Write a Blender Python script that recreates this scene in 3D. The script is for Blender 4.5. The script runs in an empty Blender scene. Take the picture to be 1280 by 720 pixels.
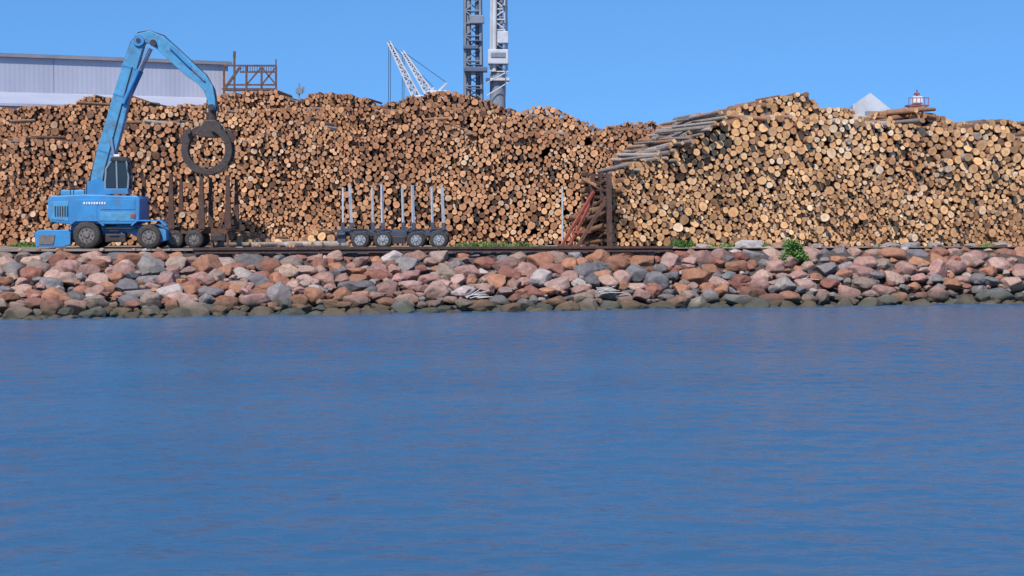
import bpy, bmesh, math, random
import numpy as np
from mathutils import Vector, Matrix, Euler
random.seed(7)
RNG = np.random.default_rng(11)
scene = bpy.context.scene
F = 2300.0; TH = math.atan(98/2300.0); CH = 5.0
GZ = 2.9
def W(px, py, D):
    u=(px-640)/F; v=(360-py)/F
    dx=u; dy=math.cos(TH)+v*math.sin(TH); dz=-math.sin(TH)+v*math.cos(TH)
    s=D/dy
    return Vector((dx*s, D, CH+dz*s))
# ---------------------------------------------------------------- materials
def newmat(name):
    m=bpy.data.materials.new(name); m.use_nodes=True
    nt=m.node_tree; b=nt.nodes['Principled BSDF']
    return m,nt,b
def ramp(nt, fac, stops):
    r=nt.nodes.new('ShaderNodeValToRGB')
    els=r.color_ramp.elements
    while len(els)<len(stops): els.new(0.5)
    for e,(p,c) in zip(els,stops):
        e.position=p; e.color=(*c,1)
    nt.links.new(fac,r.inputs['Fac']); return r.outputs['Color']
def noisenode(nt, scale, detail=4, rough=0.55, coord='Object', mscale=None):
    n=nt.nodes.new('ShaderNodeTexNoise'); n.inputs['Scale'].default_value=scale
    n.inputs['Detail'].default_value=detail; n.inputs['Roughness'].default_value=rough
    t=nt.nodes.new('ShaderNodeTexCoord'); vec=t.outputs[coord]
    if mscale:
        mp=nt.nodes.new('ShaderNodeMapping'); mp.inputs['Scale'].default_value=mscale
        nt.links.new(vec,mp.inputs['Vector']); vec=mp.outputs['Vector']
    nt.links.new(vec,n.inputs['Vector'])
    return n
def noise(*a,**k): return noisenode(*a,**k).outputs['Fac']
def mix(nt, fac, a, b, mode='MIX'):
    m=nt.nodes.new('ShaderNodeMix'); m.data_type='RGBA'; m.blend_type=mode
    for s,v in ((m.inputs['Factor'],fac),(m.inputs[6],a),(m.inputs[7],b)):
        if isinstance(v,(int,float)): s.default_value=v
        elif isinstance(v,tuple): s.default_value=(*v,1)
        else: nt.links.new(v,s)
    return m.outputs[2]
def mathn(nt, op, a, b=None, c=None):
    m=nt.nodes.new('ShaderNodeMath'); m.operation=op
    for i,v in enumerate((a,b,c)):
        if v is None: continue
        if isinstance(v,(int,float)): m.inputs[i].default_value=v
        else: nt.links.new(v,m.inputs[i])
    return m.outputs[0]
def attr(nt,name):
    a=nt.nodes.new('ShaderNodeAttribute'); a.attribute_name=name; return a
def bump(nt,b,h,strength=0.5,dist=0.05):
    n=nt.nodes.new('ShaderNodeBump'); n.inputs['Strength'].default_value=strength
    n.inputs['Distance'].default_value=dist
    nt.links.new(h,n.inputs['Height']); nt.links.new(n.outputs['Normal'],b.inputs['Normal'])
def simple(name,col,rough=0.6,metal=0.0,var=0.25,scale=1.5,dirt=None,dirtamt=0.5):
    m,nt,b=newmat(name)
    n=noise(nt,scale,6,0.65)
    c=ramp(nt,n,[(0.3,tuple(x*(1-var) for x in col)),(0.7,tuple(min(1,x*(1+var)) for x in col))])
    if dirt:
        n2=noise(nt,scale*2.3,8,0.7)
        f=ramp(nt,n2,[(0.5,(0,0,0)),(0.66,(dirtamt,)*3)])
        c=mix(nt,f,c,dirt)
    nt.links.new(c,b.inputs['Base Color'])
    b.inputs['Roughness'].default_value=rough; b.inputs['Metallic'].default_value=metal
    return m

def log_end_mat(name, stops, rimcol):
    m,nt,b=newmat(name)
    r=attr(nt,'rnd').outputs['Fac']; rad=attr(nt,'rad').outputs['Fac']
    base=ramp(nt,r,stops)
    n=noise(nt,9,3)
    rr=mathn(nt,'MULTIPLY_ADD',n,0.2,rad)
    ring=mathn(nt,'SINE',mathn(nt,'MULTIPLY',rr,38.0))
    heart=ramp(nt,rr,[(0.0,(0.88,0.78,0.70)),(0.5,(0.93,0.87,0.81)),(0.72,(1,1,1)),(1.0,(1.0,0.98,0.96))])
    c=mix(nt,1.0,base,heart,'MULTIPLY')
    c=mix(nt,1.0,c,mathn(nt,'MULTIPLY_ADD',ring,0.04,0.96),'MULTIPLY')
    n2=noise(nt,3.5,5,0.7)
    c=mix(nt,1.0,c,ramp(nt,n2,[(0.35,(0.72,0.68,0.64)),(0.6,(1.05,1.05,1.05))]),'MULTIPLY')
    n3=noise(nt,0.22,3,0.5)
    c=mix(nt,1.0,c,ramp(nt,n3,[(0.35,(0.84,0.76,0.72)),(0.65,(1.08,1.08,1.06))]),'MULTIPLY')
    rim=ramp(nt,rad,[(0.90,(0,0,0)),(0.98,(1,1,1))])
    c=mix(nt,rim,c,rimcol)
    nt.links.new(c,b.inputs['Base Color']); b.inputs['Roughness'].default_value=0.85
    bump(nt,b,noise(nt,22,4),0.4,0.02)
    return m
def bark_mat(name, stops):
    m,nt,b=newmat(name)
    r=attr(nt,'rnd').outputs['Fac']
    base=ramp(nt,r,stops)
    n=noise(nt,7,6,0.7)
    c=mix(nt,1.0,base,ramp(nt,n,[(0.3,(0.5,0.47,0.45)),(0.65,(1.15,1.1,1.05))]),'MULTIPLY')
    nt.links.new(c,b.inputs['Base Color']); b.inputs['Roughness'].default_value=0.9
    bump(nt,b,n,0.8,0.05)
    return m
M_END_A=log_end_mat('log_end_weathered',[(0,(0.21,0.11,0.065)),(0.22,(0.42,0.22,0.12)),(0.55,(0.60,0.315,0.16)),(0.85,(0.72,0.41,0.215)),(1,(0.70,0.51,0.35))],(0.19,0.10,0.06))
M_END_B=log_end_mat('log_end_fresh',[(0,(0.28,0.16,0.09)),(0.22,(0.54,0.31,0.155)),(0.6,(0.74,0.44,0.21)),(0.85,(0.82,0.53,0.28)),(1,(0.82,0.64,0.45))],(0.22,0.12,0.07))
M_BARK=bark_mat('pine_bark',[(0,(0.13,0.08,0.055)),(0.4,(0.25,0.14,0.08)),(0.75,(0.38,0.19,0.10)),(1,(0.40,0.31,0.24))])
M_GREY=bark_mat('weathered_bark',[(0,(0.20,0.17,0.15)),(0.5,(0.31,0.27,0.245)),(1,(0.46,0.42,0.38))])
M_CORE=simple('dark_gap_fill',(0.07,0.045,0.03),0.95,0,0.4,3)  # dark brown fill standing in for the shaded depth between logs

# ---------------------------------------------------------------- log meshes
def build_logs(name, st, end_mat, n=10, side_mats=None):
    side_mats=side_mats or [M_BARK,M_GREY]
    P0=np.array(st['P0'],float);P1=np.array(st['P1'],float);R0=np.array(st['R0'],float);R1=np.array(st['R1'],float);rnd=np.array(st['rnd'],float)
    N=len(P0); ax=P1-P0; ax/=np.linalg.norm(ax,axis=1)[:,None]
    up=np.tile([0,0,1.0],(N,1)); u=np.cross(ax,up); ln=np.linalg.norm(u,axis=1)
    u[ln<1e-3]=[1,0,0]; u/=np.linalg.norm(u,axis=1)[:,None]; v=np.cross(u,ax)
    ang=np.linspace(0,2*np.pi,n,endpoint=False)[None,:]+RNG.uniform(0,6.28,(N,1))
    irr=1+0.08*np.sin(2*ang+RNG.uniform(0,6.28,(N,1)))+0.05*np.sin(3*ang+RNG.uniform(0,6.28,(N,1)))
    circ=(np.cos(ang)*irr)[:,:,None]*u[:,None,:]+(np.sin(ang)*irr)[:,:,None]*v[:,None,:]
    A=P0[:,None,:]+circ*R0[:,None,None]; B=P1[:,None,:]+circ*R1[:,None,None]
    tilt=RNG.normal(0,0.16,(N,2))
    sh=((np.cos(ang)*tilt[:,:1]+np.sin(ang)*tilt[:,1:])*R0[:,None])[:,:,None]*ax[:,None,:]
    A=A+sh
    V=np.concatenate([A,B,A,P0[:,None,:],B,P1[:,None,:]],axis=1)
    K=4*n+2
    rad=np.concatenate([np.ones(3*n),[0],np.ones(n),[0]])
    f=[]
    for i in range(n):
        j=(i+1)%n; f.append((i,i+n,j+n,j))
    tri=[]
    for i in range(n):
        j=(i+1)%n
        tri.append((2*n+i,2*n+j,3*n)); tri.append((3*n+1+j,3*n+1+i,4*n+1))
    f=np.array(f); tri=np.array(tri); off=(np.arange(N)*K)
    FQ=(f[None]+off[:,None,None]).reshape(-1,4); FT=(tri[None]+off[:,None,None]).reshape(-1,3)
    me=bpy.data.meshes.new(name)
    nv=N*K; me.vertices.add(nv); me.vertices.foreach_set('co',V.reshape(-1))
    me.loops.add(FQ.size+FT.size); me.polygons.add(len(FQ)+len(FT))
    me.loops.foreach_set('vertex_index',np.concatenate([FQ.reshape(-1),FT.reshape(-1)]).astype(np.int32))
    ls=np.concatenate([np.arange(len(FQ))*4, FQ.size+np.arange(len(FT))*3]).astype(np.int32)
    me.polygons.foreach_set('loop_start',ls)
    mid=np.concatenate([np.repeat(np.array(st['s'])+1,n),np.zeros(len(FT),int)]).astype(np.int32)
    me.polygons.foreach_set('material_index',mid)
    me.update(calc_edges=True); me.validate()
    a=me.attributes.new('rnd','FLOAT','POINT'); a.data.foreach_set('value',np.repeat(rnd,K).astype(np.float32))
    a=me.attributes.new('rad','FLOAT','POINT'); a.data.foreach_set('value',np.tile(rad,N).astype(np.float32))
    me.materials.append(end_mat)
    for m in side_mats: me.materials.append(m)
    me.shade_smooth()
    o=bpy.data.objects.new(name,me); scene.collection.objects.link(o); return o

def pack(x0,x1,floor,top,rfn):
    B={}; out=[]; fails=0
    while fails<260:
        xc=RNG.uniform(x0,x1); bi=int(math.floor(xc*2))
        r=rfn(xc, B.get(bi,[(0,GZ,0)])[-1][1])
        xs=np.clip(np.linspace(xc-1.1,xc+1.1,23)+RNG.uniform(-.05,.05),x0+r,x1-r)
        z=floor(xs)+r
        c=[]
        for k in range(bi-4,bi+5): c+=B.get(k,[])
        if c:
            c=np.array(c); dx=np.abs(xs[:,None]-c[None,:,0]); s=(r+c[None,:,2])*0.965
            zz=np.where(dx<s, c[None,:,1]+np.sqrt(np.maximum(s*s-dx*dx,0)), -99).max(axis=1)
            z=np.maximum(z,zz)
        i=int(np.argmin(z))
        if z[i]+r>top(xs[i]): fails+=1; continue
        fails=0; out.append((xs[i],z[i],r))
        k=int(math.floor(xs[i]*2)); B.setdefault(k,[]).append((xs[i],z[i],r))
        if len(B[k])>18: B[k].pop(0)
    return out
def topfn(pts,D,off=0.0,rough=0.25):
    w=[W(a,b,D) for a,b in pts]; X=np.array([p.x for p in w]); Z=np.array([p.z for p in w])+off
    ph=RNG.uniform(0,6,4)
    def fn(x):
        return np.interp(x,X,Z)+rough*(0.55*np.sin(x*0.9+ph[0])+0.4*np.sin(x*2.1+ph[1])+0.3*np.sin(x*4.7+ph[2]))
    return fn
def smooth_noise(x,z,s):
    return 0.5*math.sin(x*0.31+s)+0.35*math.sin(z*0.9+x*0.17+s*2)+0.3*math.sin(x*0.83-z*0.6+s*3)
cores={}
def row(store, x0,x1,D,floor,top,rfn,azim,length=5.0,lean=0.1,tone=0.0,greyp=0.12,dfn=None,core=None):
    c=pack(x0,x1,floor,top,rfn)
    for x,z,r in c:
        a=azim+random.gauss(0,0.04); e=random.gauss(0,0.015)
        d=Vector((math.sin(a)*math.cos(e),math.cos(a)*math.cos(e),math.sin(e)))
        y=D+(dfn(x,z) if dfn else 0)+lean*(z-GZ)+random.gauss(0,0.14)-(random.uniform(0.2,0.6) if random.random()<0.03 else 0)
        p0=Vector((x,y,z)); L=length*random.uniform(0.94,1.06)
        store['P0'].append(p0); store['P1'].append(p0+d*L)
        store['R0'].append(r*0.985); store['R1'].append(r*random.uniform(0.8,0.95))
        t=0.5+0.16*smooth_noise(x,z,tone*9+1)+random.gauss(0,0.25)+tone
        store['rnd'].append(min(1,max(0,t))); store['s'].append(1 if random.random()<greyp else 0)
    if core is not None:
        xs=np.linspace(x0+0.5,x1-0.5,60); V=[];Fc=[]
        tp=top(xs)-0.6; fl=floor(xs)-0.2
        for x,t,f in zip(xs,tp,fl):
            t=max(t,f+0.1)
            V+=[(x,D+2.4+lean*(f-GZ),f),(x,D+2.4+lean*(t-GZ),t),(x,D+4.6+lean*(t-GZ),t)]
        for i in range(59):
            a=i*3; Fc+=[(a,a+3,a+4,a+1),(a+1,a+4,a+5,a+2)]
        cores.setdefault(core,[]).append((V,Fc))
    return c
def newstore(): return dict(P0=[],P1=[],R0=[],R1=[],rnd=[],s=[])
def addlog(st,p,d,L,r,rnd,s):
    d=d.normalized()
    st['P0'].append(p-d*L/2); st['P1'].append(p+d*L/2); st['R0'].append(r); st['R1'].append(r*0.8); st['rnd'].append(rnd); st['s'].append(s)
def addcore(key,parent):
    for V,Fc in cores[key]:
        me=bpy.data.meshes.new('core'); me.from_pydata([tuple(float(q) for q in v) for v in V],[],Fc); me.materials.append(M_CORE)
        o=bpy.data.objects.new('gap_filler',me); scene.collection.objects.link(o); o.parent=parent  # added filler sheet, keeps sky from showing through gaps between logs

# ---- pile A
def rA(x,z): 
    m=0.128+0.028*smooth_noise(x,z,2.0)
    if random.random()<0.10: m+=0.05
    return float(np.clip(random.gauss(m,0.036),0.065,0.27))
SA=newstore()
bulge=lambda x,z: 0.6*math.sin(x*0.35+1)+0.3*math.sin(x*0.9)+0.25*math.sin(z*1.1+x*0.4)
tA1=topfn([(-250,182),(0,168),(70,174),(130,178),(175,155),(235,150),(300,172),(345,158),(380,138),(440,168),(500,160),(545,146),(600,168),(680,160),(730,172),(790,190),(1000,200)],108,rough=0.4)
tA2=topfn([(-250,158),(0,150),(60,144),(100,128),(150,138),(200,128),(245,142),(290,134),(345,128),(380,138),(430,124),(475,142),(520,132),(575,126),(620,140),(650,150),(690,140),(740,158),(790,160),(1000,170)],114.5,rough=0.35)
tA3=topfn([(-250,150),(0,136),(60,130),(105,118),(150,120),(200,131),(250,125),(300,113),(340,107),(365,123),(400,112),(440,119),(470,125),(505,121),(545,112),(600,118),(640,135),(690,132),(715,143),(745,155),(775,151),(830,153),(1000,161)],121,rough=0.25)
row(SA,-34,9.5,108,lambda x:np.full_like(x,GZ),tA1,rA,0.03,tone=0.0,lean=0.22,dfn=bulge,core='A')
row(SA,-36,12,114.5,lambda x:tA1(x)-1.3,tA2,rA,-0.05,tone=-0.04,lean=0.12,dfn=bulge,core='A')
row(SA,-38,16,121,lambda x:tA2(x)-1.3,tA3,rA,0.05,tone=-0.06,core='A')
for k in range(80):
    which=random.choice([1,1,2,2,3]); X=random.uniform(-34,12)
    if which==1: Y=random.uniform(111,115); Z=float(tA1(X))
    elif which==2: Y=random.uniform(117,120.5); Z=float(tA2(X))
    else: Y=random.uniform(122,126); Z=float(tA3(X))-0.16
    a=random.choice([random.gauss(0,0.3),random.gauss(0,0.4),random.gauss(0.7,0.3)])
    if which==3: a=random.gauss(0,0.2)
    addlog(SA,Vector((X,Y,Z+random.uniform(-0.2,0.03))),Vector((math.sin(a),math.cos(a),random.gauss(0,0.06))),random.uniform(2.6,4.0),random.uniform(0.08,0.15),random.random(),1 if random.random()<0.5 else 0)
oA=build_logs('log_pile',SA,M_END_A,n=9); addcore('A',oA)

# ---- pile B
def rB(x,z):
    big=0.5+0.5*math.tanh((z-8.2)/1.0+0.7*math.sin(x*0.5))
    m=0.115+0.08*big+0.03*smooth_noise(x,z,5.0)
    if random.random()<0.13: m+=0.09
    return float(np.clip(random.gauss(m,0.038),0.065,0.34))
SB=newstore()
tB1=topfn([(764,216),(790,208),(830,190),(865,168),(900,156),(950,144),(1000,137),(1040,146),(1090,150),(1150,148),(1200,160),(1240,154),(1280,164),(1400,165),(1700,175)],105.5,rough=0.3)
tB2=topfn([(770,200),(800,188),(830,168),(850,150),(900,136),(950,124),(985,113),(1008,115),(1030,132),(1060,130),(1085,140),(1110,143),(1140,138),(1170,140),(1200,149),(1240,145),(1280,153),(1400,153),(1700,173)],111.5,rough=0.22)
xl=W(764,300,105.5).x
bulgeB=lambda x,z: 0.3*math.sin(x*0.6+1)+0.12*math.sin(z*1.3+x*0.5)
row(SB,xl,37,105.5,lambda x:np.full_like(x,GZ),tB1,rB,-0.14,tone=0.03,lean=0.16,dfn=bulgeB,core='B',greyp=0.2)
row(SB,W(775,200,111.5).x,39,111.8,lambda x:tB1(x)-1.6,tB2,rB,-0.14,tone=0.02,core='B',greyp=0.25)
for k in range(260):
    t=random.random()
    Y=random.uniform(106.5,115)
    px=764+t*120; py=211-t*72
    p=W(px,py,108.5)
    zz=p.z+random.uniform(-1.0,-0.02)
    a=-math.radians(random.gauss(33,9)); L=random.uniform(2.6,4.0)
    d=Vector((math.sin(a),math.cos(a),random.gauss(-0.05,0.06)))
    addlog(SB,Vector((p.x+random.uniform(-0.25,0.5),Y,zz)),d,L,random.uniform(0.08,0.16),random.random()*0.8,1 if random.random()<0.85 else 0)
for k in range(30):
    X=random.uniform(11,37); Y=random.choice([random.uniform(107.5,112),random.uniform(113,116)])
    Z=float(tB1(X)) if Y<112.2 else float(tB2(X))-0.1
    a=random.gauss(-0.2,0.25)
    addlog(SB,Vector((X,Y,Z+random.uniform(-0.16,0.05))),Vector((math.sin(a),math.cos(a),random.gauss(0,0.05))),random.uniform(3.0,4.2),random.uniform(0.10,0.19),random.random(),1 if random.random()<0.5 else 0)
for k in range(14):
    p=W(random.uniform(1110,1168),random.uniform(137,149),112)
    addlog(SB,Vector((p.x,112+random.uniform(0,2.0),p.z)),Vector((1,random.gauss(0.5,0.4),random.gauss(0,0.10))),random.uniform(1.5,2.5),random.uniform(0.13,0.2),0.6,0)
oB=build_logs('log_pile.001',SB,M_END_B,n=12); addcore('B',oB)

# ---- short stack behind the rail
SC=newstore()
tC=lambda x:GZ+0.7+0.3*np.sin(x*1.1)+0.2*np.sin(x*2.7)
row(SC,W(283,300,103).x,W(422,300,103).x,103,lambda x:np.full_like(x,GZ),tC,lambda x,z:random.uniform(0.12,0.25),0.1,length=3.0,tone=0.1)
for k in range(16):
    X=random.uniform(-16,-9.8); a=random.gauss(1.3,0.3)
    addlog(SC,Vector((X,102.2+random.uniform(-.6,.3),GZ+0.17)),Vector((math.sin(a),math.cos(a),0.02)),random.uniform(1,2.6),random.uniform(0.12,0.2),random.random(),1)
build_logs('log_stack',SC,M_END_B,n=12)

# ---------------------------------------------------------------- terrain, water
def Dw(X): return 90.2+0.297*max(-110,min(150,X))
def Dt(X): return 97.5+0.2*max(-110,min(150,X))
xsb=[-2500,-600,-250]+list(np.arange(-110,151,4.0))+[260,700,2500]
def sheet(name,rows,mat):
    me=bpy.data.meshes.new(name); V=[];Fc=[]
    n=len(rows[0])
    for r in rows: V+=r
    for j in range(len(rows)-1):
        for i in range(n-1): Fc.append((j*n+i,j*n+i+1,(j+1)*n+i+1,(j+1)*n+i))
    me.from_pydata(V,[],Fc); me.update(); me.materials.append(mat); me.shade_smooth()
    o=bpy.data.objects.new(name,me); scene.collection.objects.link(o); return o
mg,nt,b=newmat('gravel_ground')
n1=noise(nt,0.5,8,0.65); n2=noise(nt,6,8,0.7)
c=ramp(nt,n1,[(0.3,(0.17,0.125,0.095)),(0.5,(0.28,0.22,0.17)),(0.7,(0.35,0.29,0.24))])
c=mix(nt,1.0,c,ramp(nt,n2,[(0.3,(0.6,0.57,0.55)),(0.7,(1.15,1.12,1.1))]),'MULTIPLY')
nt.links.new(c,b.inputs['Base Color']); b.inputs['Roughness'].default_value=0.95; bump(nt,b,n2,0.8,0.08)
ms,nt,b=newmat('slope_rubble')
n1=noise(nt,3,8,0.7); c=ramp(nt,n1,[(0.3,(0.04,0.032,0.028)),(0.7,(0.12,0.095,0.08))])
nt.links.new(c,b.inputs['Base Color']); bump(nt,b,n1,1,0.2); b.inputs['Roughness'].default_value=0.95
rows=[[(x,Dt(x)+d,GZ) for x in xsb] for d in (0,3,9,20)]+[[(x,400,GZ) for x in xsb],[(x,4000,GZ) for x in xsb]]
sheet('ground',rows,mg)
rows=[[(x,Dw(x)-4,-1.6) for x in xsb],[(x,Dw(x),-0.5) for x in xsb],[(x,(Dw(x)+Dt(x))/2,0.8) for x in xsb],[(x,Dt(x)-0.6,GZ-0.5) for x in xsb],[(x,Dt(x)+0.4,GZ-0.004) for x in xsb]]
sheet('embankment',rows,ms)

mw,nt,b=newmat('harbour_water')
big=noise(nt,0.05,3,0.5,mscale=(0.5,1.6,1))
wc=ramp(nt,big,[(0.35,(0.030,0.094,0.185)),(0.65,(0.042,0.112,0.205))])
nt.links.new(wc,b.inputs['Base Color'])
b.inputs['Roughness'].default_value=0.25; b.inputs['IOR'].default_value=1.33
def vec(op,a,bv):
    m=nt.nodes.new('ShaderNodeVectorMath'); m.operation=op
    for i,v in enumerate((a,bv)):
        if v is None: continue
        if isinstance(v,tuple): m.inputs[i].default_value=v
        else: nt.links.new(v,m.inputs[i])
    return m.outputs[0]
w2=noisenode(nt,5.0,4,0.6,mscale=(0.5,1.3,1)).outputs['Color']
s2=vec('MULTIPLY',vec('SUBTRACT',w2,(0.5,0.5,0.5)),(0.4,0.75,0))
g=nt.nodes.new('ShaderNodeNewGeometry')
nn=vec('NORMALIZE',vec('ADD',s2,g.outputs['Normal']),None)
nt.links.new(nn,b.inputs['Normal'])
x0w,x1w,y0w,y1w=-38.0,46.0,16.0,112.0
nx,ny=420,961
gx=np.linspace(x0w,x1w,nx); gy=np.linspace(y0w,y1w,ny); GX,GY=np.meshgrid(gx,gy)
H=np.zeros_like(GX); NW=70
lam=np.exp(RNG.uniform(math.log(0.45),math.log(2.6),NW)); th_=RNG.normal(math.pi/2,0.6,NW); ph=RNG.uniform(0,6.28,NW)
for l_,t_,p_ in zip(lam,th_,ph):
    k=2*math.pi/l_; sl=0.125/math.sqrt(NW/2)*(1.0 if l_<1.3 else 0.5)
    env=0.65+0.35*np.sin(GX*0.35*math.cos(p_*3)+GY*0.22*math.sin(p_*5)+p_*7)
    H+=sl/k*np.sin(k*(GX*math.cos(t_)+GY*math.sin(t_))+p_)*env
fade=np.clip(np.minimum.reduce([GX-x0w,x1w-GX,GY-y0w,y1w-GY])/2.0,0,1); H*=fade
V=np.stack([GX,GY,H],-1).reshape(-1,3)
ii=np.arange((ny-1)*(nx-1)); r_=ii//(nx-1); c_=ii%(nx-1); b0=r_*nx+c_
FQ=np.stack([b0,b0+1,b0+nx+1,b0+nx],-1)
nV=len(V); ext=np.array([(-3000,-3000,0),(3000,-3000,0),(3000,600,0),(-3000,600,0)],float)
bot=list(range(0,nx)); rgt=[i*nx+nx-1 for i in range(ny)]; tp=[nx*ny-1-i for i in range(nx)]; lft=[(ny-1-i)*nx for i in range(ny)]
me=bpy.data.meshes.new('water')
polys=[[nV,nV+1]+bot[::-1],[nV+1,nV+2]+rgt[::-1],[nV+2,nV+3]+tp[::-1],[nV+3,nV]+lft[::-1]]
V=np.concatenate([V,ext]); me.vertices.add(len(V)); me.vertices.foreach_set('co',V.reshape(-1))
lv=np.concatenate([FQ.reshape(-1)]+[np.array(p) for p in polys]).astype(np.int32)
me.loops.add(len(lv)); me.polygons.add(len(FQ)+4); me.loops.foreach_set('vertex_index',lv)
st_=list(np.arange(len(FQ))*4); o_=FQ.size
for p in polys: st_.append(o_); o_+=len(p)
me.polygons.foreach_set('loop_start',np.array(st_,dtype=np.int32)); me.update(calc_edges=True); me.materials.append(mw); me.shade_smooth()
scene.collection.objects.link(bpy.data.objects.new('water',me))

# ---------------------------------------------------------------- rip-rap
mr,nt,b=newmat('granite_boulder')
ca=attr(nt,'Col').outputs['Color']
n1=noise(nt,3.5,8,0.7); n2=noise(nt,24,4,0.7)
c=mix(nt,1.0,ca,ramp(nt,n1,[(0.3,(0.60,0.57,0.56)),(0.7,(1.20,1.16,1.13))]),'MULTIPLY')
c=mix(nt,1.0,c,ramp(nt,n2,[(0.35,(0.70,0.70,0.70)),(0.65,(1.18,1.18,1.18))]),'MULTIPLY')
g=nt.nodes.new('ShaderNodeNewGeometry'); sx=nt.nodes.new('ShaderNodeSeparateXYZ'); nt.links.new(g.outputs['Position'],sx.inputs[0])
hz=mathn(nt,'ADD',sx.outputs['Z'],mathn(nt,'MULTIPLY',noise(nt,0.7,4),0.6))
wet=ramp(nt,mathn(nt,'MULTIPLY',hz,0.5),[(0.28,(1,1,1)),(0.58,(0,0,0))])
dark=mix(nt,0.84,c,(0.045,0.047,0.026))
c=mix(nt,wet,c,dark)
nt.links.new(c,b.inputs['Base Color']); b.inputs['Roughness'].default_value=0.8; bump(nt,b,n1,0.8,0.08)
def rockvar(sd):
    bm=bmesh.new(); bmesh.ops.create_icosphere(bm,subdivisions=4,radius=1)
    r=np.random.default_rng(sd)
    V=np.array([v.co[:] for v in bm.verts]); Fc=np.array([[v.index for v in f.verts] for f in bm.faces]); bm.free()
    V=V*(1+0.12*np.sin(V@r.normal(0,1.6,3)+r.uniform(0,6)))[:,None]
    for k in range(12):
        n=r.normal(0,1,3); n/=np.linalg.norm(n); d=r.uniform(0.54,0.84)
        dt=V@n; V=V-np.maximum(dt-d,0)[:,None]*n[None]*0.95
    for k in range(4):
        V=V*(1+0.018*np.sin(V@r.normal(0,7,3)+r.uniform(0,6)))[:,None]
    V/= np.abs(V).max()*0.92
    return V,Fc
variants=[rockvar(100+i) for i in range(20)]
PAL=[((0.38,0.22,0.18),3.4),((0.38,0.18,0.105),3.0),((0.43,0.28,0.225),2.4),((0.25,0.225,0.22),2.0),((0.17,0.16,0.165),1.3),((0.34,0.25,0.20),1.2),((0.46,0.40,0.36),0.6),((0.31,0.13,0.09),1.5)]
pw=np.array([w for _,w in PAL]); pw/=pw.sum()
def build_rocks(name,items):
    Vs=[];Fs=[];Cs=[];o=0
    for (pos,sc,rot,col,vi) in items:
        V,Fc=variants[vi]; R=np.array(Euler(rot).to_matrix())
        v=(V@R.T)*np.array(sc)[None]+np.array(pos)[None]
        Vs.append(v);Fs.append(Fc+o);o+=len(v);Cs.append(np.tile([*col,1.0],(len(v),1)))
    V=np.concatenate(Vs);Fc=np.concatenate(Fs);C=np.concatenate(Cs)
    me=bpy.data.meshes.new(name); me.vertices.add(len(V)); me.vertices.foreach_set('co',V.reshape(-1))
    me.loops.add(Fc.size); me.polygons.add(len(Fc)); me.loops.foreach_set('vertex_index',Fc.reshape(-1).astype(np.int32))
    me.polygons.foreach_set('loop_start',(np.arange(len(Fc))*3).astype(np.int32)); me.update(calc_edges=True)
    a=me.attributes.new('Col','FLOAT_COLOR','POINT'); a.data.foreach_set('color',C.reshape(-1).astype(np.float32))
    me.materials.append(mr); me.shade_smooth()
    ob=bpy.data.objects.new(name,me); scene.collection.objects.link(ob); return ob
def rcol():
    c=np.array(PAL[RNG.choice(len(PAL),p=pw)][0]); return np.clip(c*RNG.uniform(0.70,1.15)*RNG.normal(1,0.02,3),0.03,0.7)
items=[]; pts=np.zeros((0,3)); L=[]
for stage,(r0,r1,att) in enumerate([(0.5,0.72,1300),(0.38,0.56,5000),(0.25,0.38,8000),(0.14,0.25,7000)]):
    for k in range(att):
        X=RNG.uniform(-34,40); t=RNG.uniform(-0.07,1.03); dw,dt_=Dw(X),Dt(X); Y=dw+(dt_-dw)*t
        r=RNG.uniform(r0,r1)
        if L:
            d=np.hypot(pts[:n_,0]-X,pts[:n_,1]-Y)
            if (d<0.78*(pts[:n_,2]+r)).any(): continue
        L.append((X,Y,r)); n_=len(L)
        if n_>len(pts): pts=np.vstack([pts,np.zeros((1500,3))])
        pts[n_-1]=(X,Y,r)
        asp=RNG.uniform(0.62,0.92)
        z=-0.25+t*(GZ+0.02)+RNG.uniform(-0.10,0.12)-r*0.05
        z=min(z,GZ+0.02-r*asp*0.9)
        items.append(((X,Y,z),(r*RNG.uniform(1.0,1.35),r*RNG.uniform(0.9,1.1),r*asp),(RNG.uniform(-3,3),RNG.uniform(-3,3),RNG.uniform(-3,3)),rcol(),int(RNG.integers(20))))
build_rocks('riprap_boulders',items)
items=[]
for px,py,D,r,c in [(935,311,102.6,0.95,(0.5,0.48,0.47)),(972,309,103,0.6,(0.36,0.2,0.15)),(1056,313,103.2,0.5,(0.36,0.2,0.14)),(1112,311,103.7,0.55,(0.3,0.28,0.27)),(1140,312,103.9,0.6,(0.27,0.27,0.28)),(1170,311,104,0.5,(0.3,0.28,0.28)),(1215,313,104,0.5,(0.3,0.27,0.26)),(1250,311,104.2,0.7,(0.34,0.3,0.28)),(880,313,101,0.45,(0.4,0.3,0.26)),(1020,313,103,0.4,(0.34,0.3,0.28)),(300,313,96,0.3,(0.4,0.38,0.36))]:
    p=W(px,py,D); items.append(((p.x,D,GZ+r*0.12),(r,r*0.7,r*0.42),(0.2,0.1,random.uniform(0,6)),np.array(c),random.randrange(20)))
for k in range(90):
    X=random.uniform(-26,34); Y=Dt(X)+random.uniform(0.2,1.6); r=random.uniform(0.05,0.2); items.append(((X,Y,GZ+r*0.2),(r,r,r*0.7),(1,random.uniform(0,6),1),rcol(),random.randrange(20)))
build_rocks('stone_slabs',items)

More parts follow.
